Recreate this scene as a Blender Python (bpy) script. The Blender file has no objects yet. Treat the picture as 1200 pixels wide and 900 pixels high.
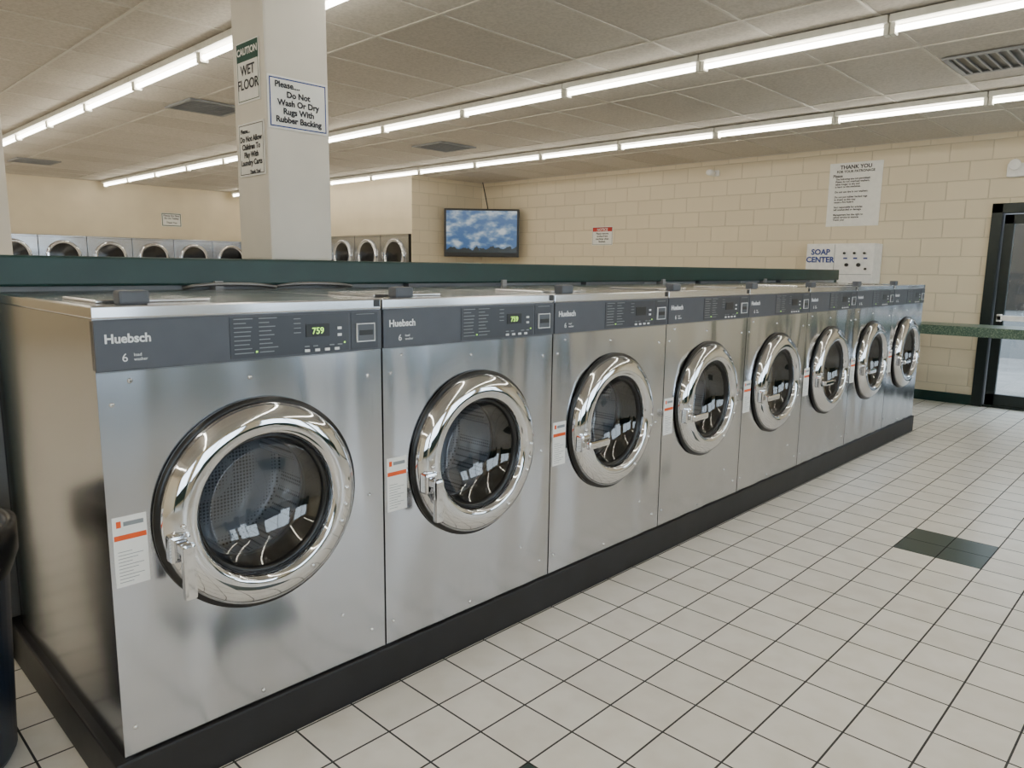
import bpy, bmesh, math, random
from mathutils import Vector, Matrix
random.seed(4)
sc=bpy.context.scene
ZC=2.576; XE=7.75; W=0.75
# ------------------------------------------------------------------ materials
def newmat(n):
    m=bpy.data.materials.new(n); m.use_nodes=True
    nt=m.node_tree; b=nt.nodes['Principled BSDF']; return m,nt,b
def N(nt,t,**k):
    n=nt.nodes.new(t)
    for a,v in k.items(): setattr(n,a,v)
    return n
def col(c): return (c[0],c[1],c[2],1)
def ramp(nt,fac,stops):
    r=N(nt,'ShaderNodeValToRGB')
    e=r.color_ramp.elements
    e[0].position,e[0].color=stops[0][0],col(stops[0][1])
    e[1].position,e[1].color=stops[1][0],col(stops[1][1])
    for p,c in stops[2:]:
        x=e.new(p); x.color=col(c)
    nt.links.new(fac,r.inputs[0]); return r
def simple(n,c,rough=.5,metal=0,noise=.06,scale=20,bump=0.0,emit=0,coat=0):
    m,nt,b=newmat(n)
    tc=N(nt,'ShaderNodeTexCoord'); no=N(nt,'ShaderNodeTexNoise'); no.inputs['Scale'].default_value=scale; no.inputs['Detail'].default_value=2
    nt.links.new(tc.outputs['Object'],no.inputs['Vector'])
    lo=[max(0,x*(1-noise)) for x in c]; hi=[min(1,x*(1+noise)) for x in c]
    r=ramp(nt,no.outputs['Fac'],[(.3,lo),(.7,hi)])
    nt.links.new(r.outputs[0],b.inputs['Base Color'])
    b.inputs['Roughness'].default_value=rough; b.inputs['Metallic'].default_value=metal
    if bump:
        bp=N(nt,'ShaderNodeBump'); bp.inputs['Strength'].default_value=bump; bp.inputs['Distance'].default_value=.01
        nt.links.new(no.outputs['Fac'],bp.inputs['Height']); nt.links.new(bp.outputs[0],b.inputs['Normal'])
    if emit:
        b.inputs['Emission Color'].default_value=col(c); b.inputs['Emission Strength'].default_value=emit
    return m
def steel(n,c,rough,wave=.25,streak=(60,60,1.5),aniso=0,wsc=(3.2,3.2,3.2),wd=.05):
    m,nt,b=newmat(n)
    ge=N(nt,'ShaderNodeNewGeometry')
    mp=N(nt,'ShaderNodeMapping'); mp.inputs['Scale'].default_value=streak
    nt.links.new(ge.outputs['Position'],mp.inputs['Vector'])
    n1=N(nt,'ShaderNodeTexNoise'); n1.inputs['Scale'].default_value=4; n1.inputs['Detail'].default_value=2
    nt.links.new(mp.outputs[0],n1.inputs['Vector'])
    m2=N(nt,'ShaderNodeMapping'); m2.inputs['Scale'].default_value=wsc; nt.links.new(ge.outputs['Position'],m2.inputs['Vector'])
    n2=N(nt,'ShaderNodeTexNoise'); n2.inputs['Scale'].default_value=1; n2.inputs['Detail'].default_value=0
    nt.links.new(m2.outputs[0],n2.inputs['Vector'])
    r=ramp(nt,n1.outputs['Fac'],[(.3,[x*.96 for x in c]),(.7,c)])
    nt.links.new(r.outputs[0],b.inputs['Base Color'])
    b.inputs['Roughness'].default_value=rough
    b.inputs['Metallic'].default_value=1
    if aniso:
        b.inputs['Anisotropic'].default_value=aniso
        cx=N(nt,'ShaderNodeCombineXYZ'); cx.inputs[2].default_value=1; nt.links.new(cx.outputs[0],b.inputs['Tangent'])
    b1=N(nt,'ShaderNodeBump'); b1.inputs['Strength'].default_value=wave; b1.inputs['Distance'].default_value=wd
    nt.links.new(n2.outputs['Fac'],b1.inputs['Height'])
    nt.links.new(b1.outputs[0],b.inputs['Normal'])
    return m
M={}
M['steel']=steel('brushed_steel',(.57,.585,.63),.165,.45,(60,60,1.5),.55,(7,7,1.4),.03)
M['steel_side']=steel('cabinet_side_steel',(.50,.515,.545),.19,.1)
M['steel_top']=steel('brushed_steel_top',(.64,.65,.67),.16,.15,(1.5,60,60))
M['chrome']=simple('chrome',(.72,.73,.76),.05,1,.02)
M['panelgray']=simple('control_panel_gray',(.070,.077,.096),.38,0,.05)
M['paneldark']=simple('control_panel_dark',(.043,.048,.062),.34,0,.05)
M['lidgray']=simple('lid_gray_plastic',(.09,.10,.12),.45)
M['black']=simple('black_plastic',(.012,.012,.013),.35)
M['rubber']=simple('black_rubber',(.008,.008,.009),.28)
M['base']=simple('black_painted_base',(.009,.009,.011),.5,0,.3,6,.2)
M['green']=simple('dark_green_paint',(.0035,.032,.027),.42,0,.12,8)
M['gray']=simple('gray_paint',(.28,.29,.30),.5)
M['white']=simple('white_paint',(.88,.87,.85),.5)
M['paper']=simple('paper_white',(.86,.86,.83),.6,0,.03)
M['ink']=simple('sign_ink',(.02,.02,.03),.6)
M['inkblue']=simple('sign_ink_blue',(.02,.05,.25),.6)
M['inkgreen']=simple('sign_ink_green',(.01,.07,.05),.6)
M['inkred']=simple('sign_ink_red',(.5,.03,.02),.6)
M['orange']=simple('label_orange',(.8,.10,.01),.6)
M['print']=simple('panel_print_white',(.8,.82,.85),.5)
M['printdim']=simple('panel_print_gray',(.23,.25,.27),.5)
M['led']=simple('led_green',(.5,1,.15),.5,emit=1.2)
M['pillar']=simple('pillar_paint',(.71,.67,.60),.55,0,.04,5,.1)
M['bin']=simple('trash_can_blue_plastic',(.012,.025,.05),.4)
M['hose']=simple('braided_hose',(.2,.2,.2),.4,.6)
M['frame']=simple('dark_door_frame',(.012,.02,.02),.35,.3)
M['asphalt']=simple('outdoor_pavement',(.18,.18,.18),.9,0,.2,3)
M['bldg']=simple('outdoor_building_paint',(.15,.16,.17),.8)
M['housing']=simple('fixture_white',(.8,.79,.72),.4)
M['tableside']=simple('table_green_laminate',(.03,.07,.06),.4)
m,nt,b=newmat('fluorescent_tube'); b.inputs['Base Color'].default_value=(1,1,1,1)
b.inputs['Emission Color'].default_value=(1,.94,.81,1); b.inputs['Emission Strength'].default_value=18.5; M['tube']=m
def glass(n,tint,base,edge):
    m,nt,b=newmat(n); nt.nodes.remove(b)
    o=nt.nodes['Material Output']; t=N(nt,'ShaderNodeBsdfTransparent'); t.inputs[0].default_value=col(tint)
    g=N(nt,'ShaderNodeBsdfGlossy'); g.inputs['Roughness'].default_value=.03; g.inputs[0].default_value=(1,1,1,1)
    f=N(nt,'ShaderNodeLayerWeight'); p=N(nt,'ShaderNodeMath',operation='POWER'); p.inputs[1].default_value=4; nt.links.new(f.outputs['Facing'],p.inputs[0])
    q=N(nt,'ShaderNodeMath',operation='MULTIPLY_ADD'); q.inputs[1].default_value=edge; q.inputs[2].default_value=base; nt.links.new(p.outputs[0],q.inputs[0])
    x=N(nt,'ShaderNodeMixShader'); nt.links.new(q.outputs[0],x.inputs[0]); nt.links.new(t.outputs[0],x.inputs[1]); nt.links.new(g.outputs[0],x.inputs[2])
    nt.links.new(x.outputs[0],o.inputs[0]); return m
M['glass']=glass('window_glass',(.92,.95,.95),.04,.6)
M['doorglass']=glass('washer_door_glass',(.52,.55,.60),.085,.45)
M['dryglass']=simple('dryer_door_glass',(.012,.012,.014),.12)
m,nt,b=newmat('perforated_drum_steel')
tc=N(nt,'ShaderNodeTexCoord'); vo=N(nt,'ShaderNodeTexVoronoi'); vo.inputs['Scale'].default_value=95; vo.inputs['Randomness'].default_value=0.0
nt.links.new(tc.outputs['Object'],vo.inputs['Vector'])
r=ramp(nt,vo.outputs['Distance'],[(.28,(.2,.2,.2)),(.4,(.72,.73,.75))]); nt.links.new(r.outputs[0],b.inputs['Base Color'])
b.inputs['Metallic'].default_value=.5; b.inputs['Roughness'].default_value=.4; M['drum']=m
def blockmat(n,ax,c):
    m,nt,b=newmat(n); ge=N(nt,'ShaderNodeNewGeometry'); se=N(nt,'ShaderNodeSeparateXYZ'); co=N(nt,'ShaderNodeCombineXYZ')
    nt.links.new(ge.outputs['Position'],se.inputs[0]); nt.links.new(se.outputs[ax],co.inputs[0]); nt.links.new(se.outputs[2],co.inputs[1])
    br=N(nt,'ShaderNodeTexBrick'); nt.links.new(co.outputs[0],br.inputs['Vector'])
    br.inputs['Scale'].default_value=1; br.inputs['Brick Width'].default_value=.36; br.inputs['Row Height'].default_value=.18
    br.inputs['Mortar Size'].default_value=.006; br.inputs['Mortar Smooth'].default_value=.6
    br.inputs['Color1'].default_value=col(c); br.inputs['Color2'].default_value=col([x*.95 for x in c]); br.inputs['Mortar'].default_value=col([x*.80 for x in c])
    nt.links.new(br.outputs['Color'],b.inputs['Base Color']); b.inputs['Roughness'].default_value=.5
    bp=N(nt,'ShaderNodeBump'); bp.invert=True; bp.inputs['Strength'].default_value=.5; bp.inputs['Distance'].default_value=.01
    nt.links.new(br.outputs['Fac'],bp.inputs['Height']); nt.links.new(bp.outputs[0],b.inputs['Normal']); return m
WC=(.75,.655,.485)
M['wally']=blockmat('block_wall_cream_y',1,WC); M['wallx']=simple('wall_cream_plaster',WC,.55,0,.03,4); M['wallxb']=blockmat('block_wall_cream_x',0,WC)
# ceiling tiles
m,nt,b=newmat('acoustic_ceiling_tile'); ge=N(nt,'ShaderNodeNewGeometry')
no=N(nt,'ShaderNodeTexNoise'); no.inputs['Scale'].default_value=60; no.inputs['Detail'].default_value=3; nt.links.new(ge.outputs['Position'],no.inputs['Vector'])
br=N(nt,'ShaderNodeTexBrick'); br.offset=0; mp=N(nt,'ShaderNodeMapping'); mp.inputs['Location'].default_value=(20*1.115-3.2725,20*.5575+.281,0)
nt.links.new(ge.outputs['Position'],mp.inputs['Vector']); nt.links.new(mp.outputs[0],br.inputs['Vector'])
br.inputs['Scale'].default_value=1; br.inputs['Brick Width'].default_value=1.115; br.inputs['Row Height'].default_value=.5575; br.inputs['Mortar Size'].default_value=0
br.inputs['Color1'].default_value=(.66,.615,.55,1); br.inputs['Color2'].default_value=(.57,.525,.465,1)
r=ramp(nt,no.outputs['Fac'],[(.35,(.84,.84,.84)),(.6,(1,1,1))]); mx=N(nt,'ShaderNodeMix',data_type='RGBA',blend_type='MULTIPLY'); mx.inputs[0].default_value=1
nt.links.new(br.outputs['Color'],mx.inputs[6]); nt.links.new(r.outputs[0],mx.inputs[7]); nt.links.new(mx.outputs[2],b.inputs['Base Color'])
b.inputs['Roughness'].default_value=.9; M['ceil']=m
M['tbar']=simple('ceiling_grid_bar',(.60,.565,.50),.5)
# floor
T=.18; FX,FY=3.135,-.735
m,nt,b=newmat('ceramic_floor_tile'); ge=N(nt,'ShaderNodeNewGeometry'); mp=N(nt,'ShaderNodeMapping'); mp.inputs['Location'].default_value=(-FX+100*T,-FY+100*T,0)
nt.links.new(ge.outputs['Position'],mp.inputs['Vector'])
br=N(nt,'ShaderNodeTexBrick'); br.offset=0; nt.links.new(mp.outputs[0],br.inputs['Vector'])
for k,v in (('Scale',1),('Brick Width',T),('Row Height',T),('Mortar Size',.003),('Mortar Smooth',.1)): br.inputs[k].default_value=v
br.inputs['Color1'].default_value=(.93,.895,.83,1); br.inputs['Color2'].default_value=(.86,.825,.765,1); br.inputs['Mortar'].default_value=(.045,.045,.045,1)
no=N(nt,'ShaderNodeTexNoise'); no.inputs['Scale'].default_value=9; no.inputs['Detail'].default_value=4; nt.links.new(ge.outputs['Position'],no.inputs['Vector'])
r=ramp(nt,no.outputs['Fac'],[(.3,(.92,.91,.89)),(.6,(1,1,1))]); mx=N(nt,'ShaderNodeMix',data_type='RGBA',blend_type='MULTIPLY'); mx.inputs[0].default_value=1
nt.links.new(br.outputs['Color'],mx.inputs[6]); nt.links.new(r.outputs[0],mx.inputs[7])
se=N(nt,'ShaderNodeSeparateXYZ'); nt.links.new(ge.outputs['Position'],se.inputs[0])
def mask(x0,x1,y0,y1):
    outs=[]
    for ax,a,bb in((0,x0,x1),(1,y0,y1)):
        g=N(nt,'ShaderNodeMath',operation='GREATER_THAN'); g.inputs[1].default_value=a; nt.links.new(se.outputs[ax],g.inputs[0])
        l=N(nt,'ShaderNodeMath',operation='LESS_THAN'); l.inputs[1].default_value=bb; nt.links.new(se.outputs[ax],l.inputs[0])
        q=N(nt,'ShaderNodeMath',operation='MULTIPLY'); nt.links.new(g.outputs[0],q.inputs[0]); nt.links.new(l.outputs[0],q.inputs[1]); outs.append(q)
    q=N(nt,'ShaderNodeMath',operation='MULTIPLY'); nt.links.new(outs[0].outputs[0],q.inputs[0]); nt.links.new(outs[1].outputs[0],q.inputs[1]); return q
m1=mask(FX,FX+2*T,FY-2*T,FY); m2=mask(FX-15*T,FX-13*T,FY-T,FY+T)
ad=N(nt,'ShaderNodeMath',operation='ADD'); nt.links.new(m1.outputs[0],ad.inputs[0]); nt.links.new(m2.outputs[0],ad.inputs[1])
mg=N(nt,'ShaderNodeMix',data_type='RGBA'); nt.links.new(ad.outputs[0],mg.inputs[0]); nt.links.new(mx.outputs[2],mg.inputs[6])
br2=N(nt,'ShaderNodeMix',data_type='RGBA'); nt.links.new(br.outputs['Fac'],br2.inputs[0]); br2.inputs[6].default_value=(.018,.042,.034,1); br2.inputs[7].default_value=(.012,.012,.012,1)
nt.links.new(br2.outputs[2],mg.inputs[7]); nt.links.new(mg.outputs[2],b.inputs['Base Color'])
rr=N(nt,'ShaderNodeMapRange'); rr.inputs['To Min'].default_value=.3; rr.inputs['To Max'].default_value=.8; nt.links.new(br.outputs['Fac'],rr.inputs['Value']); nt.links.new(rr.outputs[0],b.inputs['Roughness'])
bp=N(nt,'ShaderNodeBump'); bp.invert=True; bp.inputs['Strength'].default_value=.5; bp.inputs['Distance'].default_value=.003; nt.links.new(br.outputs['Fac'],bp.inputs['Height']); nt.links.new(bp.outputs[0],b.inputs['Normal'])
M['floor']=m
m,nt,b=newmat('speckled_green_laminate'); tc=N(nt,'ShaderNodeTexCoord'); vo=N(nt,'ShaderNodeTexVoronoi'); vo.inputs['Scale'].default_value=160; nt.links.new(tc.outputs['Object'],vo.inputs['Vector'])
sx=N(nt,'ShaderNodeSeparateColor'); nt.links.new(vo.outputs['Color'],sx.inputs[0])
r=ramp(nt,sx.outputs[0],[(.0,(.05,.10,.07)),(.8,(.18,.24,.17)),(.35,(.09,.145,.105))]); r.color_ramp.interpolation='CONSTANT'; nt.links.new(r.outputs[0],b.inputs['Base Color']); b.inputs['Roughness'].default_value=.4; M['counter']=m
m,nt,b=newmat('tv_screen_picture'); tc=N(nt,'ShaderNodeTexCoord'); mp=N(nt,'ShaderNodeMapping'); mp.inputs['Scale'].default_value=(1,1,1.8); nt.links.new(tc.outputs['Object'],mp.inputs[0])
no=N(nt,'ShaderNodeTexNoise'); no.inputs['Scale'].default_value=5; no.inputs['Detail'].default_value=6; nt.links.new(mp.outputs[0],no.inputs['Vector'])
r=ramp(nt,no.outputs['Fac'],[(.44,(.04,.13,.32)),(.66,(.6,.68,.72)),(.54,(.16,.28,.45))])
se2=N(nt,'ShaderNodeSeparateXYZ'); nt.links.new(tc.outputs['Object'],se2.inputs[0]); n3=N(nt,'ShaderNodeTexNoise'); n3.inputs['Scale'].default_value=9; nt.links.new(tc.outputs['Object'],n3.inputs['Vector'])
a3=N(nt,'ShaderNodeMath',operation='MULTIPLY_ADD'); a3.inputs[1].default_value=-.2; nt.links.new(n3.outputs['Fac'],a3.inputs[0]); nt.links.new(se2.outputs[2],a3.inputs[2])
l3=N(nt,'ShaderNodeMath',operation='LESS_THAN'); l3.inputs[1].default_value=-.32; nt.links.new(a3.outputs[0],l3.inputs[0])
m3=N(nt,'ShaderNodeMix',data_type='RGBA'); nt.links.new(l3.outputs[0],m3.inputs[0]); nt.links.new(r.outputs[0],m3.inputs[6]); m3.inputs[7].default_value=(.01,.02,.025,1)
b.inputs['Base Color'].default_value=(.01,.01,.01,1); b.inputs['Roughness'].default_value=.2; nt.links.new(m3.outputs[2],b.inputs['Emission Color']); b.inputs['Emission Strength'].default_value=.8; M['tv']=m
# ------------------------------------------------------------------ mesh helpers
def obj(n,me,parent=None,loc=(0,0,0),rot=(0,0,0)):
    o=bpy.data.objects.new(n,me); sc.collection.objects.link(o); o.location=loc; o.rotation_euler=rot
    if parent: o.parent=parent
    return o
def empty(n,loc=(0,0,0),rotz=0):
    o=bpy.data.objects.new(n,None); sc.collection.objects.link(o); o.location=loc; o.rotation_euler=(0,0,rotz); o.empty_display_size=.1; return o
def bm_box(bm,lo,hi,mi=0,bev=0):
    r=bmesh.ops.create_cube(bm,size=1); vs=r['verts']
    for v in vs: v.co=Vector([(lo[i]+hi[i])/2+v.co[i]*(hi[i]-lo[i]) for i in range(3)])
    fs=set(f for v in vs for f in v.link_faces)
    for f in fs: f.material_index=mi
    if bev:
        es=list(set(e for v in vs for e in v.link_edges)); rr=bmesh.ops.bevel(bm,geom=es,offset=bev,segments=2,affect='EDGES',profile=.6)
        for f in rr['faces']: f.material_index=mi
def mesh_from(bm,n,mats):
    bmesh.ops.recalc_face_normals(bm,faces=bm.faces)
    me=bpy.data.meshes.new(n); bm.to_mesh(me); bm.free()
    for x in mats: me.materials.append(x)
    return me
def boxes(n,bl,mats,bev=0):
    bm=bmesh.new()
    for q in bl: bm_box(bm,q[0],q[1],q[2] if len(q)>2 else 0,q[3] if len(q)>3 else bev)
    return mesh_from(bm,n,mats if isinstance(mats,list) else [mats])
def bm_lathe(bm,prof,c,axis='y',seg=64,mi=0,smooth=True,cap0=False,cap1=False):
    rings=[]
    for r,h in prof:
        ring=[]
        for i in range(seg):
            a=2*math.pi*i/seg
            if axis=='y': co=(c[0]+r*math.cos(a),c[1]+h,c[2]+r*math.sin(a))
            elif axis=='x': co=(c[0]+h,c[1]+r*math.cos(a),c[2]+r*math.sin(a))
            else: co=(c[0]+r*math.cos(a),c[1]+r*math.sin(a),c[2]+h)
            ring.append(bm.verts.new(co))
        rings.append(ring)
    for a,b2 in zip(rings,rings[1:]):
        for i in range(seg):
            f=bm.faces.new((a[i],a[(i+1)%seg],b2[(i+1)%seg],b2[i])); f.material_index=mi; f.smooth=smooth
    for cp,rg in((cap0,rings[0]),(cap1,rings[-1])):
        if cp: f=bm.faces.new(rg); f.material_index=mi
def lathe(n,prof,c,mat,axis='y',seg=64,cap0=False,cap1=False):
    bm=bmesh.new(); bm_lathe(bm,prof,c,axis,seg,0,True,cap0,cap1)
    bmesh.ops.recalc_face_normals(bm,faces=bm.faces)
    me=bpy.data.meshes.new(n); bm.to_mesh(me); bm.free(); me.materials.append(mat); return me
def textdata(n,body,size,mat,align='LEFT',bold=0,sp=1.0):
    c=bpy.data.curves.new(n,'FONT'); c.body=body; c.size=size; c.align_x=align; c.align_y='TOP'; c.materials.append(mat); c.extrude=.0003; c.offset=bold; c.space_line=sp; c.resolution_u=3
    return c
RY=(math.pi/2,0,0); RX=(math.pi/2,0,-math.pi/2)
def curve_tube(n,pts,r,mat,parent=None):
    c=bpy.data.curves.new(n,'CURVE'); c.dimensions='3D'; c.bevel_depth=r; c.bevel_resolution=3; s=c.splines.new('NURBS'); s.points.add(len(pts)-1)
    for p,q in zip(s.points,pts): p.co=(*q,1)
    s.use_endpoint_u=True; s.order_u=3; c.materials.append(mat); return obj(n,c,parent)
# ------------------------------------------------------------------ room shell
obj('floor',boxes('floor',[((-4.15,-5.15,-.1),(7.95,12.5,0))],M['floor']))
ceil=obj('ceiling',boxes('ceiling',[((-4.15,-5.15,ZC),(7.95,12.5,ZC+.1))],M['ceil']))
bl=[]
x=3.2725-1.115*6
while x<XE:
    if x>-4: bl.append(((x-.009,-5,ZC-.005),(x+.009,11.72,ZC+.002)))
    x+=1.115
y=-.281-.5575*8
while y<11.7:
    bl.append(((-4,y-.009,ZC-.004),(XE,y+.009,ZC+.002))); y+=.5575
obj('ceiling_grid',boxes('ceiling_grid',bl,M['tbar']),ceil)
DY0,DY1,DZ=-1.32,-.05,1.93
obj('wall_east',boxes('wall_east',[((XE,DY1,0),(7.95,7.1,ZC)),((XE,DY0,DZ),(7.95,DY1,ZC)),((XE,-5.15,0),(7.95,DY0,ZC))],M['wally']))
obj('wall_alcove',boxes('wall_alcove',[((6.34,6.93,0),(XE,6.95,ZC))],M['wallxb']))
obj('wall_above_dryers',boxes('wall_above_dryers',[((6.34,6.95,1.745),(6.5,11.72,ZC)),((7.1,6.95,0),(7.2,12.5,ZC))],M['wallx']))
obj('wall_north',boxes('wall_north',[((-4.15,11.72,1.69),(7.2,12.5,ZC)),((-4.15,12.42,0),(7.2,12.5,1.69)),((-4.15,11.72,0),(2.03,12.42,1.69)),((6.19,11.72,0),(7.1,12.42,1.69))],M['wallx']))
obj('wall_west',boxes('wall_west',[((-4.15,-5.15,0),(-4,12.5,ZC))],M['wallx']))
wins=[(-3.4,-1.0),(-.4,2.0),(2.6,5.0),(5.4,7.3)]; xs=[-4.15]+[v for w in wins for v in w]+[7.95]
bl=[((-4.15,-5.15,0),(7.95,-5,.55)),((-4.15,-5.15,2.25),(7.95,-5,ZC))]
for i in range(0,len(xs),2): bl.append(((xs[i],-5.15,.55),(xs[i+1],-5,2.25)))
obj('wall_south',boxes('wall_south',bl,M['wallx']))
for i,(a,b_) in enumerate(wins):
    w=empty('window_%d'%(i+1),((a+b_)/2,-5.07,.55)); h=(b_-a)/2
    obj('frame',boxes('wf',[((-h,-.03,0),(-h+.05,.03,1.7)),((h-.05,-.03,0),(h,.03,1.7)),((-h,-.03,0),(h,.03,.05)),((-h,-.03,1.65),(h,.03,1.7)),((-.025,-.03,.05),(.025,.03,1.65))],M['frame']),w)
    obj('pane',boxes('wp',[((-h+.05,-.004,.05),(h-.05,.004,1.65))],M['glass']),w)
for i in range(3):  # unseen tables, added so the washer fronts reflect darker areas
    tb=empty('added_dark_table',(-2.6+3.1*i,-4.2,0))
    obj('top',boxes('tt',[((0,0,.76),(2.2,.65,.80))],M['counter'],.005),tb)
    obj('side_panels',boxes('ts',[((.03,.03,0),(.08,.62,.76)),((2.12,.03,0),(2.17,.62,.76)),((.08,.30,.25),(2.12,.34,.76))],M['tableside']),tb)
obj('baseboard_east',boxes('bb',[((XE-.012,DY1,0),(XE,6.93,.1)),((XE-.012,-5,0),(XE,DY0,.1))],M['green']))
obj('baseboard_alcove',boxes('bb2',[((6.34,6.918,0),(XE-.012,6.93,.1))],M['green']))
d=empty('door_1',(XE,0,0))
obj('frame',boxes('df',[((-.03,DY1-.09,0),(.12,DY1,DZ)),((-.03,DY0,0),(.12,DY0+.09,DZ)),((-.03,DY0,DZ-.09),(.12,DY1,DZ)),((.0,DY0+.09,0),(.1,DY1-.09,.02))],M['frame'],.004),d)
a,b_=DY0+.1,DY1-.1
obj('leaf_frame',boxes('dl',[((.03,b_-.08,.02),(.08,b_,DZ-.1)),((.03,a,.02),(.08,a+.08,DZ-.1)),((.03,a,DZ-.19),(.08,b_,DZ-.1)),((.03,a,.02),(.08,b_,.13))],M['frame'],.004),d)
obj('leaf_glass',boxes('dg',[((.05,a+.08,.13),(.056,b_-.08,DZ-.19))],M['glass']),d)
obj('push_bar',boxes('pb',[((-.02,a+.03,.84),(.005,b_-.03,.89)),((-.02,a+.03,.83),(.03,a+.07,.9)),((-.02,b_-.07,.83),(.03,b_-.03,.9))],M['white'],.005),d)
obj('outdoor_ground',boxes('og',[((-30,-30,-.2),(40,30,-.11))],M['asphalt']))
ob=empty('outdoor_building',(14,-2,-.11))
obj('facade',boxes('obf',[((0,-9,0),(4,8,3.4))],M['bldg']),ob)
obj('facade_windows',boxes('obw',[((-.03,-8+i*2.6,.8),(0,-6.4+i*2.6,2.3)) for i in range(6)],M['dryglass']),ob)
for i in range(3):
    obj('outdoor_post',lathe('post',[(.06,0),(.06,2.6)],(0,0,0),M['gray'],'z',16,True,True),None,(10.0,-1.6+1.1*i,-.11))
# ------------------------------------------------------------------ lights
for X in (-2.75,-.59,1.567,3.71,5.87):  # first two rows added out of frame to brighten the pillar side and room
    g=empty('fluorescent_light_row',(X,0,0))
    P=1.08; y0=-.33-P*4; n=15
    ys=[y0+P*i for i in range(n) if y0+P*(i+1)<11.65]
    obj('housing',boxes('hs',[((-.05,y+.004,ZC-.045),(.05,y+P-.004,ZC-.0065)) for y in ys],M['housing'],.004),g)
    bm=bmesh.new()
    for y in ys: bm_lathe(bm,[(.016,y+.03),(.016,y+P-.03)],(0,0,ZC-.072),'y',8,0,True)
    obj('tubes',mesh_from(bm,'tubes',[M['tube']]),g)
    obj('lamp_holders',boxes('lh',[((-.025,y+s0,ZC-.098),(.025,y+s0+.024,ZC-.04)) for y in ys for s0 in(.004,P-.028)],M['housing']),g)
for vx,vy in((2.34,4.6),(4.95,4.6),(4.95,-.56),(2.29,9.7)):
    v=empty('ceiling_vent',(vx,vy,ZC-.006))
    obj('vent_frame',boxes('vf',[((-.25,-.25,-.012),(.25,-.22,0)),((-.25,.22,-.012),(.25,.25,0)),((-.25,-.22,-.012),(-.22,.22,0)),((.22,-.22,-.012),(.25,.22,0))],M['gray']),v)
    obj('vent_back',boxes('vb',[((-.22,-.22,-.002),(.22,.22,0))],M['black']),v)
    obj('vent_louvers',boxes('vl',[((-.22,-.2+i*.055,-.012),(.22,-.19+i*.055,-.003)) for i in range(8)],M['gray']),v)
# ------------------------------------------------------------------ partition, base, pillar
obj('washer_platform',boxes('plat',[((-.02,-.012,0),(6.02,1.9,.128))],M['base'],.006))
pt=empty('partition_counter',(0,0,0))
obj('body',boxes('ptb',[((-.02,1.0,.129),(6.78,1.9,1.2))],M['gray']),pt)
obj('end_trim',boxes('pte',[((-.06,.965,.0),(-.021,1.93,1.2)),((6.78,.99,0),(6.82,1.93,1.2))],M['green'],.004),pt)
obj('cap',boxes('ptc',[((-.10,.965,1.2),(6.80,1.95,1.297))],M['green'],.008),pt)
obj('brackets',boxes('ptk',[((.7+1.5*i,.95,1.10),(.73+1.5*i,1.0,1.215)) for i in range(4)],M['gray']),pt)
for i,k in enumerate((.6,.95)):
    curve_tube('hose_%d'%(i+1),[(k,.99,1.19),(k+.02,.95,1.20),(k+.15,.95,1.205),(k+.3,.95,1.20),(k+.35,.97,1.19)],.007,M['hose'],pt)
obj('outlet_strip',boxes('os',[((1.6+1.3*i,.96,1.185),(2.2+1.3*i,.999,1.2)) for i in range(4)],M['lidgray']),pt)
def pillar(x0,x1,y0,y1,z0=0):
    return obj('support_pillar',boxes('pl',[((x0,y0,z0),(x1,y1,ZC))],M['pillar'],.01))
PX,PY=1.088,1.25
pillar(PX,PX+.3,PY,PY+.285,1.2975)
pillar(.65,.95,5.0,5.3)
# ------------------------------------------------------------------ signs
def sign(n,loc,rot,w,h,items,mat=None,border=None,bz=.004):
    s=empty(n,loc); s.rotation_euler=rot
    obj('board',boxes('board',[((-w/2,-h/2,0.001),(w/2,h/2,.004))],mat or M['paper'],.001),s)
    if border:
        t=bz; k=.008
        obj('border',boxes('border',[((-w/2+k,-h/2+k,.004),(w/2-k,-h/2+k+t,.0046)),((-w/2+k,h/2-k-t,.004),(w/2-k,h/2-k,.0046)),((-w/2+k,-h/2+k,.004),(-w/2+k+t,h/2-k,.0046)),((w/2-k-t,-h/2+k,.004),(w/2-k,h/2-k,.0046))],border),s)
    for i,it in enumerate(items):
        if it[0]=='bar': obj('band_%d'%i,boxes('band',[((it[1],it[2],.004),(it[3],it[4],.0045))],it[5]),s)
        else:
            _,body,size,x,y,al,mt,bo=it; obj('text_%d'%i,textdata('t',body,size,mt,al,bo),s,(x,y,.0055))
    return s
I=M['ink']
sign('do_not_wash_rugs_sign',(PX+.148,PY-.0005,1.955),RY,.285,.215,[('t','Please....',.035,-.11,.09,'LEFT',I,.001),('t','Do Not\nWash Or Dry\nRugs With\nRubber Backing',.0345,.0,.052,'CENTER',I,.0012)],border=M['inkblue'],bz=.005)
sign('caution_wet_floor_sign',(PX-.0005,PY+.14,2.09),RX,.2,.25,[('bar',-.095,.045,.095,.12,M['inkgreen']),('t','CAUTION',.04,0,.103,'CENTER',M['paper'],.001),('t','WET\nFLOOR',.058,0,.035,'CENTER',I,.001)],border=M['inkgreen'],bz=.003)
sign('laundry_carts_sign',(PX-.0005,PY+.135,1.77),RX,.23,.225,[('t','Please....',.025,-.09,.09,'LEFT',I,.0008),('t','Do Not Allow\nChildren To\nPlay With\nLaundry Carts',.033,0,.06,'CENTER',I,.001),('t','Thank You!',.02,.03,-.085,'CENTER',I,.0005)],border=I,bz=.003)
lines='The following are not permitted:\nPlease do not overload washers,\ntakes longer to dry and\nis hard on the machines.\n\nDo not use dye in our washers.\n\nDo not put rubber backed rugs\nin dryers as this may\ncause a fire hazard.\n\nNot responsible for articles\nleft unattended or damage.\n\nManagement has the right to\nrefuse service to anyone.\nThank you!'
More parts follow.
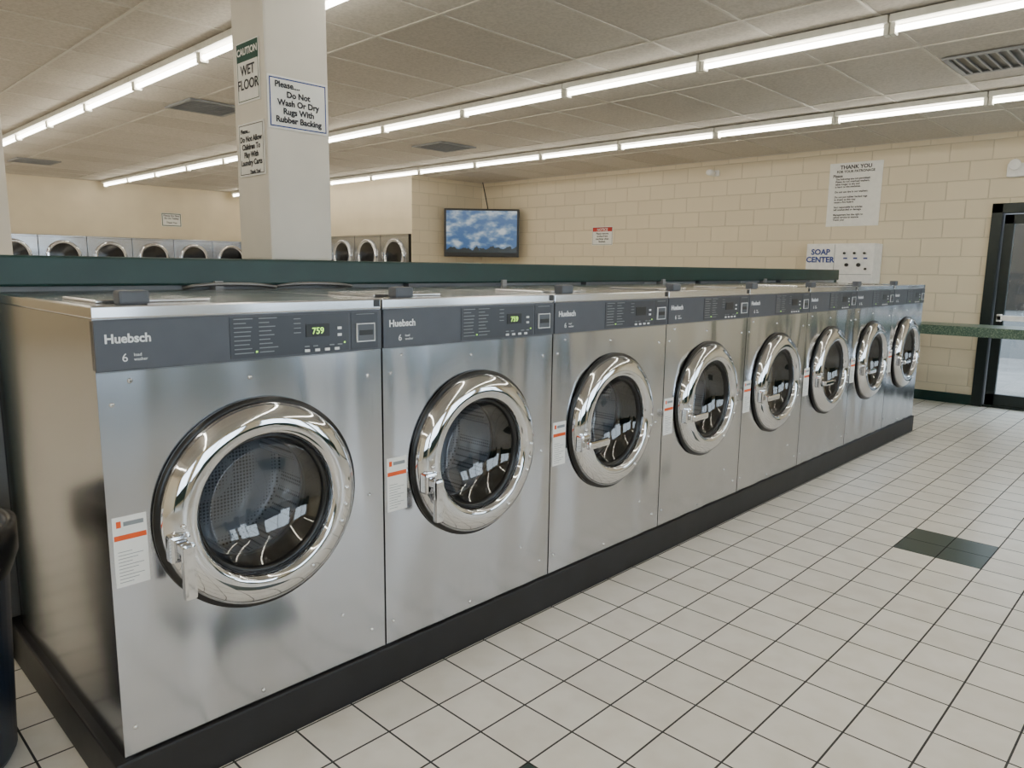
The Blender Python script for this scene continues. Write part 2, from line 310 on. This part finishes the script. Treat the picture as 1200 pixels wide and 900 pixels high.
sign('patronage_notice_sign',(XE-.0005,1.23,2.09),RX,.54,.66,[('t','THANK YOU',.055,0,.31,'CENTER',I,.0015),('t','FOR YOUR PATRONAGE',.035,0,.255,'CENTER',I,.001),('t','Please',.04,-.23,.215,'LEFT',I,.001),('t',lines,.0265,-.2,.175,'LEFT',I,.0008)])
sign('small_wall_notice',(XE-.0005,4.53,1.72),RX,.35,.25,[('bar',-.165,.06,.165,.115,M['inkred']),('t','NOTICE',.05,0,.108,'CENTER',M['paper'],.001),('t','Please remove\nclothes from\nmachines when\nfinished.',.036,0,.05,'CENTER',I,.001)],border=I)
sign('back_wall_notice',(4.8,11.7195,2.02),RY,.34,.23,[('t','Please Do Not\nSit On Tables',.045,0,.09,'CENTER',I,.001),('t','Thank You',.04,0,-.03,'CENTER',I,.001)],border=M['inkgreen'],bz=.012)
s=empty('wall_mounted_soap_vending_machine',(XE-.001,1.235,.85))
obj('cabinet',boxes('scb',[((-.25,-.34,0),(0,.35,.72))],M['white'],.006),s)
obj('panel_seams',boxes('scs',[((-.252,.05,.01),(-.2495,.055,.71)),((-.252,-.33,.40),(-.2495,.05,.405))],M['gray']),s)
obj('title',textdata('soap','SOAP\nCENTER',.08,M['inkblue'],'CENTER',.003),s,(-.2525,.2,.67),RX)
bm=bmesh.new()
for yy,zz,r in((-.05,.62,.012),(-.15,.62,.012),(-.25,.62,.012),(-.08,.5,.018),(-.2,.5,.02),(-.27,.46,.012)): bm_lathe(bm,[(r,-.27),(r,-.249)],(0,yy,zz),'x',16,0,True,True,True)
obj('coin_knobs',mesh_from(bm,'kn',[M['black']]),s)
obj('price_labels',boxes('pl2',[((-.2525,-.08-.1*i,.56),(-.2495,-.04-.1*i,.575)) for i in range(3)],M['inkblue']),s)
g=empty('wall_mounted_security_camera',(XE,2.85,2.42))
obj('mount',boxes('scm',[((-.03,-.04,-.03),(0,.04,.04))],M['white'],.005),g)
obj('arm',boxes('sca',[((-.09,-.012,-.01),(-.03,.012,.015))],M['white']),g)
obj('camera_body',lathe('scl',[(.001,-.2),(.03,-.2),(.035,-.17),(.035,-.08),(.02,-.07)],(0,0,0),M['white'],'x',24,True,True),g)
g=empty('wall_mounted_emergency_light',(XE-.001,-.3,2.22))
obj('box',boxes('elb',[((-.08,-.16,-.06),(0,.16,.06))],M['white'],.01),g)
bm=bmesh.new()
for yy in(.09,-.09): bm_lathe(bm,[(.02,-.09),(.05,-.14),(.045,-.15)],(0,yy,.04),'x',24,0,True,True,True)
obj('lamp_heads',mesh_from(bm,'elh',[M['white']]),g)
t=empty('wall_mounted_television',(7.22,6.38,1.785)); t.rotation_euler=(0,0,-math.pi/4)
obj('casing',boxes('tvc',[((-.56,-.03,-.36),(.56,.05,.345))],M['black'],.012),t)
obj('screen',boxes('tvs',[((-.525,-.034,-.295),(.525,-.0305,.315))],M['tv']),t)
obj('bracket',boxes('tvk',[((-.05,.05,-.05),(.05,.45,.05)),((-.12,.05,-.15),(.12,.07,.15))],M['black']),t)
curve_tube('power_cable',[(.1,.4,.3),(.05,.45,.55),(.0,.5,.78)],.008,M['black'],t)
c=empty('folding_counter',(6.85,0,0))
obj('countertop',boxes('ct',[((0,-1.7,.735),(.45,.7,.82))],M['counter'],.006),c)
obj('legs',boxes('cl',[((.03,.60,0),(.42,.66,.735)),((.03,-1.66,0),(.42,-1.6,.735))],M['green']),c)
c=empty('trash_can',(-.315,.5,0))
obj('bin_body',lathe('tb',[(.0,.0),(.19,.0),(.2,.02),(.222,.56),(.237,.565),(.24,.60),(.236,.62),(.222,.62),(.215,.56),(.19,.03),(.0,.03)],(0,0,0),M['bin'],'z',48),c)
obj('bin_liner',lathe('tl',[(.225,.50),(.243,.55),(.244,.625),(.226,.63),(.2,.5)],(0,0,0),M['black'],'z',48),c)
# ------------------------------------------------------------------ washer meshes
g=.003; X0,X1=g,W-g; ZB=.129; ZP0,ZP1,ZT=1.044,1.158,1.187; D=.93; CX,CZ=.37,.675
def plate_with_hole(n):
    bm=bmesh.new(); seg=96; R=.235; z0,z1=ZB+.004,ZP0-.003; inner=[];outer=[];inn2=[]
    angs=[2*math.pi*i/seg for i in range(seg)]
    for a in angs:
        c_,s_=math.cos(a),math.sin(a); inner.append(bm.verts.new((CX+R*c_,0,CZ+R*s_))); inn2.append(bm.verts.new((CX+R*c_,.1,CZ+R*s_)))
        tx=((X1 if c_>0 else X0)-CX)/c_ if abs(c_)>1e-6 else 1e9; tz=((z1 if s_>0 else z0)-CZ)/s_ if abs(s_)>1e-6 else 1e9
        t_=min(tx,tz); outer.append(bm.verts.new((CX+t_*c_,0,CZ+t_*s_)))
    for cx_,cz_ in((X0,z0),(X1,z0),(X0,z1),(X1,z1)):
        j=min(range(seg),key=lambda i:(outer[i].co.x-cx_)**2+(outer[i].co.z-cz_)**2); outer[j].co=(cx_,0,cz_)
    for i in range(seg):
        j=(i+1)%seg; bm.faces.new((inner[i],outer[i],outer[j],inner[j])); bm.faces.new((inner[i],inner[j],inn2[j],inn2[i]))
    return mesh_from(bm,n,[M['steel']])
ME={}
ME['front_panel']=plate_with_hole('front_panel')
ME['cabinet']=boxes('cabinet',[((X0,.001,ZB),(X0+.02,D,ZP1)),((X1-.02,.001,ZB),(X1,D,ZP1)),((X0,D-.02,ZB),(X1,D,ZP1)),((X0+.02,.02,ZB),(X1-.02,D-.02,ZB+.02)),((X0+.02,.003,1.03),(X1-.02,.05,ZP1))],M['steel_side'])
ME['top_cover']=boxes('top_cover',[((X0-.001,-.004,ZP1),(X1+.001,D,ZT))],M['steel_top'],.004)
ME['control_panel']=boxes('control_panel',[((X0,-.006,ZP0),(X1,.02,ZP1-.001),0,.003),((.30,-.0075,ZP0+.006),(.636,-.005,ZP1-.007),1),((.644,-.0075,ZP0+.006),(.732,-.005,ZP1-.007),1)],[M['panelgray'],M['paneldark']])
ME['dispenser_lid']=boxes('dispenser_lid',[((.04,.09,ZT),(.30,.34,ZT+.008)),],M['steel_top'],.003)
ME['lid_latch']=boxes('lid_latch',[((.065,.015,ZT),(.13,.055,ZT+.031))],M['lidgray'],.006)
rb=random.Random(2); pr=[];
for r_ in range(9):
    z=1.145-.0105*r_
    pr.append(((.31,-.009,z),(.31+rb.uniform(.03,.05),-.0074,z+.0022)))
    pr.append(((.375,-.009,z),(.375+rb.uniform(.025,.05),-.0074,z+.0022)))
for cx_ in(.50,.525,.575,.60): pr.append(((cx_,-.009,1.066),(cx_+.014,-.0074,1.069)))
for i in range(4): pr.append(((.47,-.009,1.14-.012*i),(.49,-.0074,1.142-.012*i)))
pr+= [((.66,-.009,1.145),(.72,-.0074,1.147))]
ME['panel_printing']=boxes('panel_printing',pr,M['printdim'])
ME['buttons']=boxes('buttons',[((.50+.03*i,-.010,1.053),(.514+.03*i,-.0074,1.060)) for i in range(4)]+[((.60,-.010,1.09+.018*i),(.612,-.0074,1.097+.018*i)) for i in range(2)],M['print'])
ME['display_window']=boxes('display_window',[((.505,-.009,1.092),(.575,-.0074,1.126))],M['black'])
ME['display_digits']=textdata('dig','759',.024,M['led'],'CENTER',.0002)
ME['indicator']=boxes('indicator',[((.62,-.009,1.07),(.624,-.0074,1.074)),((.365,-.0095,1.062),(.369,-.0074,1.066))],M['led'])
ME['coin_slot']=boxes('coin_slot',[((.662,-.012,1.07),(.718,-.0074,1.12),0,.002),((.668,-.0135,1.088),(.712,-.0115,1.102),1)],[M['lidgray'],M['black']])
ME['coin_trim']=boxes('coin_trim',[((.66,-.0125,1.118),(.72,-.0074,1.1205)),((.66,-.0125,1.0695),(.72,-.0074,1.072)),((.66,-.0125,1.069),(.662,-.0074,1.121)),((.718,-.0125,1.069),(.72,-.0074,1.121))],M['print'])
ME['logo']=textdata('logo','Huebsch',.0275,M['print'],'LEFT',.0008)
ME['model_number']=textdata('six','6',.026,M['print'],'LEFT',0)
ME['model_text']=textdata('six2','load\nwasher',.010,M['print'],'LEFT',0)
ME['door_ring']=lathe('door_ring',[(.256,.0),(.262,-.006),(.263,-.014),(.259,-.027),(.250,-.037),(.236,-.045),(.218,-.050),(.202,-.0515),(.191,-.049),(.184,-.042),(.180,-.030),(.179,-.012),(.178,.01)],(CX,0,CZ),M['chrome'],seg=96)
ME['door_gasket']=lathe('door_gasket',[(.179,-.02),(.174,-.024),(.168,-.012),(.163,.02),(.16,.06),(.165,.09),(.233,.095),(.235,.0),(.266,-.001),(.274,-.004),(.274,-.010),(.262,-.012)],(CX,0,CZ),M['rubber'],seg=96)
ME['door_glass']=lathe('door_glass',[(.172,-.012),(.155,.008),(.12,.03),(.07,.045),(.02,.05),(.0005,.051)],(CX,0,CZ),M['doorglass'],seg=64)
ME['drum']=lathe('drum',[(.165,.10),(.22,.105),(.235,.12),(.235,.33),(.22,.345),(.08,.335),(.07,.32),(.0005,.315)],(CX,0,CZ),M['drum'],seg=64)
bm=bmesh.new()
for a in (0,120,240):
    a=math.radians(a+20)
    c0=Vector((CX+.225*math.cos(a),0,CZ+.225*math.sin(a))); t_=Vector((-math.sin(a),0,math.cos(a))); n_=Vector((-math.cos(a),0,-math.sin(a)))
    v=[]
    for yy in(.13,.33):
        for q in(c0-t_*.035,c0+n_*.05-t_*.008,c0+n_*.05+t_*.008,c0+t_*.035): v.append(bm.verts.new((q.x,yy,q.z)))
    for i in range(3): bm.faces.new((v[i],v[i+1],v[i+5],v[i+4]))
    bm.faces.new(v[:4]); bm.faces.new(v[4:])
ME['drum_lifters']=mesh_from(bm,'drum_lifters',[M['drum']])
bm=bmesh.new()
for dx,dz in((.222*math.cos(a),.222*math.sin(a)) for a in [math.radians(q) for q in(0,-12,-24,-180,-60)]): bm_lathe(bm,[(.007,-.048),(.006,-.053),(.002,-.054)],(CX+dx,0,CZ+dz),'y',12,0,True,False,True)
for sx,sz in((.03,.97),(.35,1.0),(.70,.97),(.03,.2),(.35,.155),(.70,.2),(.70,.62),(.60,.28),(.07,1.02)): bm_lathe(bm,[(.006,0),(.005,-.003),(.002,-.004)],(sx,0,sz),'y',12,0,True,False,True)
ME['screws']=mesh_from(bm,'screws',[M['chrome']])
ME['handle_block']=boxes('hb',[((CX-.258,-.062,CZ-.08),(CX-.210,-.026,CZ-.015))],M['chrome'],.008)
ME['handle_vertical']=boxes('hv',[((CX-.243,-.092,CZ-.165),(CX-.212,-.072,CZ-.03),0,.008),((CX-.240,-.08,CZ-.06),(CX-.216,-.045,CZ-.035),0,.004)],M['chrome'])
ME['handle_horizontal']=boxes('hh',[((CX-.25,-.090,CZ-.066),(CX-.12,-.070,CZ-.036),0,.008),((CX-.245,-.08,CZ-.058),(CX-.222,-.045,CZ-.038),0,.004)],M['chrome'])
ME['warning_label']=boxes('wl',[((.012,-.0012,.55),(.085,0,.715),0),((.014,-.0018,.66),(.083,-.0011,.672),1)]+[((.02,-.0017,.56+.008*i),(.05+.002*(i%3)*6,-.0011,.5612+.008*i),2) for i in range(10)]+[((.02,-.0017,.69),(.03,-.0011,.705),1),((.035,-.0017,.692),(.078,-.0011,.702),2)],[M['paper'],M['orange'],M['printdim']])
ME['number_tag']=boxes('nt',[((.722,-.0055,ZT-.022),(.742,-.0042,ZT-.003))],M['black'])
for k in range(8):
    e=empty('front_load_washer',(k*W,0,0))
    for n_,me in ME.items():
        if n_=='handle_vertical' and k>1: continue
        if n_=='handle_horizontal' and k<=1: continue
        if n_=='display_digits' and k>1: continue
        loc,rot=(0,0,0),(0,0,0)
        if n_=='display_digits': loc,rot=(.54,-.0095,1.1185),RY
        if n_=='logo': loc,rot=(.022,-.0068,1.128),RY
        if n_=='model_number': loc,rot=(.055,-.0068,1.085),RY
        if n_=='model_text': loc,rot=(.08,-.0068,1.083),RY
        obj(n_,me,e,loc,rot)
# ------------------------------------------------------------------ dryers (stacked)
def dryer_meshes(w,h,zc):
    E={}
    E['cabinet']=boxes('dc',[((.004,0,.0),(w-.004,.7,h))],M['steel_side'],.004)
    b2=[]; bm=bmesh.new(); bg=bmesh.new()
    for c_ in(zc,zc-.8):
        bm_lathe(bm,[(.25,0),(.252,-.02),(.235,-.035),(.205,-.03),(.2,-.01)],(w/2,0,c_),'y',48)
        bm_lathe(bg,[(.202,-.012),(.1,-.02),(.001,-.022)],(w/2,0,c_),'y',48)
        b2.append(((w/2-.245,-.055,c_-.05),(w/2-.215,-.03,c_+.05)))
    E['door_rings']=mesh_from(bm,'dr',[M['chrome']]); E['door_glasses']=mesh_from(bg,'dgl',[M['dryglass']])
    E['handles']=boxes('dh',b2,M['chrome'],.004)
    E['panels']=boxes('dp',[((.01,-.004,zc-.40),(w-.01,0,zc-.31))],M['panelgray']); E['seams']=boxes('dse',[((0,-.002,0),(.004,.6,h)),((w-.004,-.002,0),(w,.6,h)),((0,-.002,h-.03),(w,0,h-.025))],M['black'])
    return E
Ea=dryer_meshes(.69,1.685,1.36); Eb=dryer_meshes(.69,1.74,1.43)
for i in range(6):
    e=empty('stacked_dryer',(2.035+.69*i,11.66,0))
    for n_,me in Ea.items(): obj(n_,me,e)
for i in range(6):
    e=empty('stacked_dryer',(6.30,6.96+.69*(i+1),0),-math.pi/2)
    for n_,me in Eb.items(): obj(n_,me,e)
# ------------------------------------------------------------------ world
w=bpy.data.worlds.new('world'); sc.world=w; w.use_nodes=True
bg=w.node_tree.nodes['Background']; bg.inputs[0].default_value=(.80,.89,1,1); bg.inputs[1].default_value=6.8
# ------------------------------------------------------------------ camera
f,yaw,pitch,roll=859.51,0.76644,0.15793,0.0134
F=Vector((math.cos(yaw)*math.cos(pitch),math.sin(yaw)*math.cos(pitch),-math.sin(pitch))); r0=Vector((math.sin(yaw),-math.cos(yaw),0)); u0=r0.cross(F)
R=r0*math.cos(roll)+u0*math.sin(roll); U=u0*math.cos(roll)-r0*math.sin(roll)
cd=bpy.data.cameras.new('camera'); cam=bpy.data.objects.new('camera',cd); sc.collection.objects.link(cam)
cd.sensor_width=36; cd.lens=f/1200*36; cd.clip_start=.05
mt=Matrix((R,U,-F)).transposed().to_4x4(); mt.translation=Vector((-0.4982,-1.72324,1.2799)); cam.matrix_world=mt
sc.camera=cam
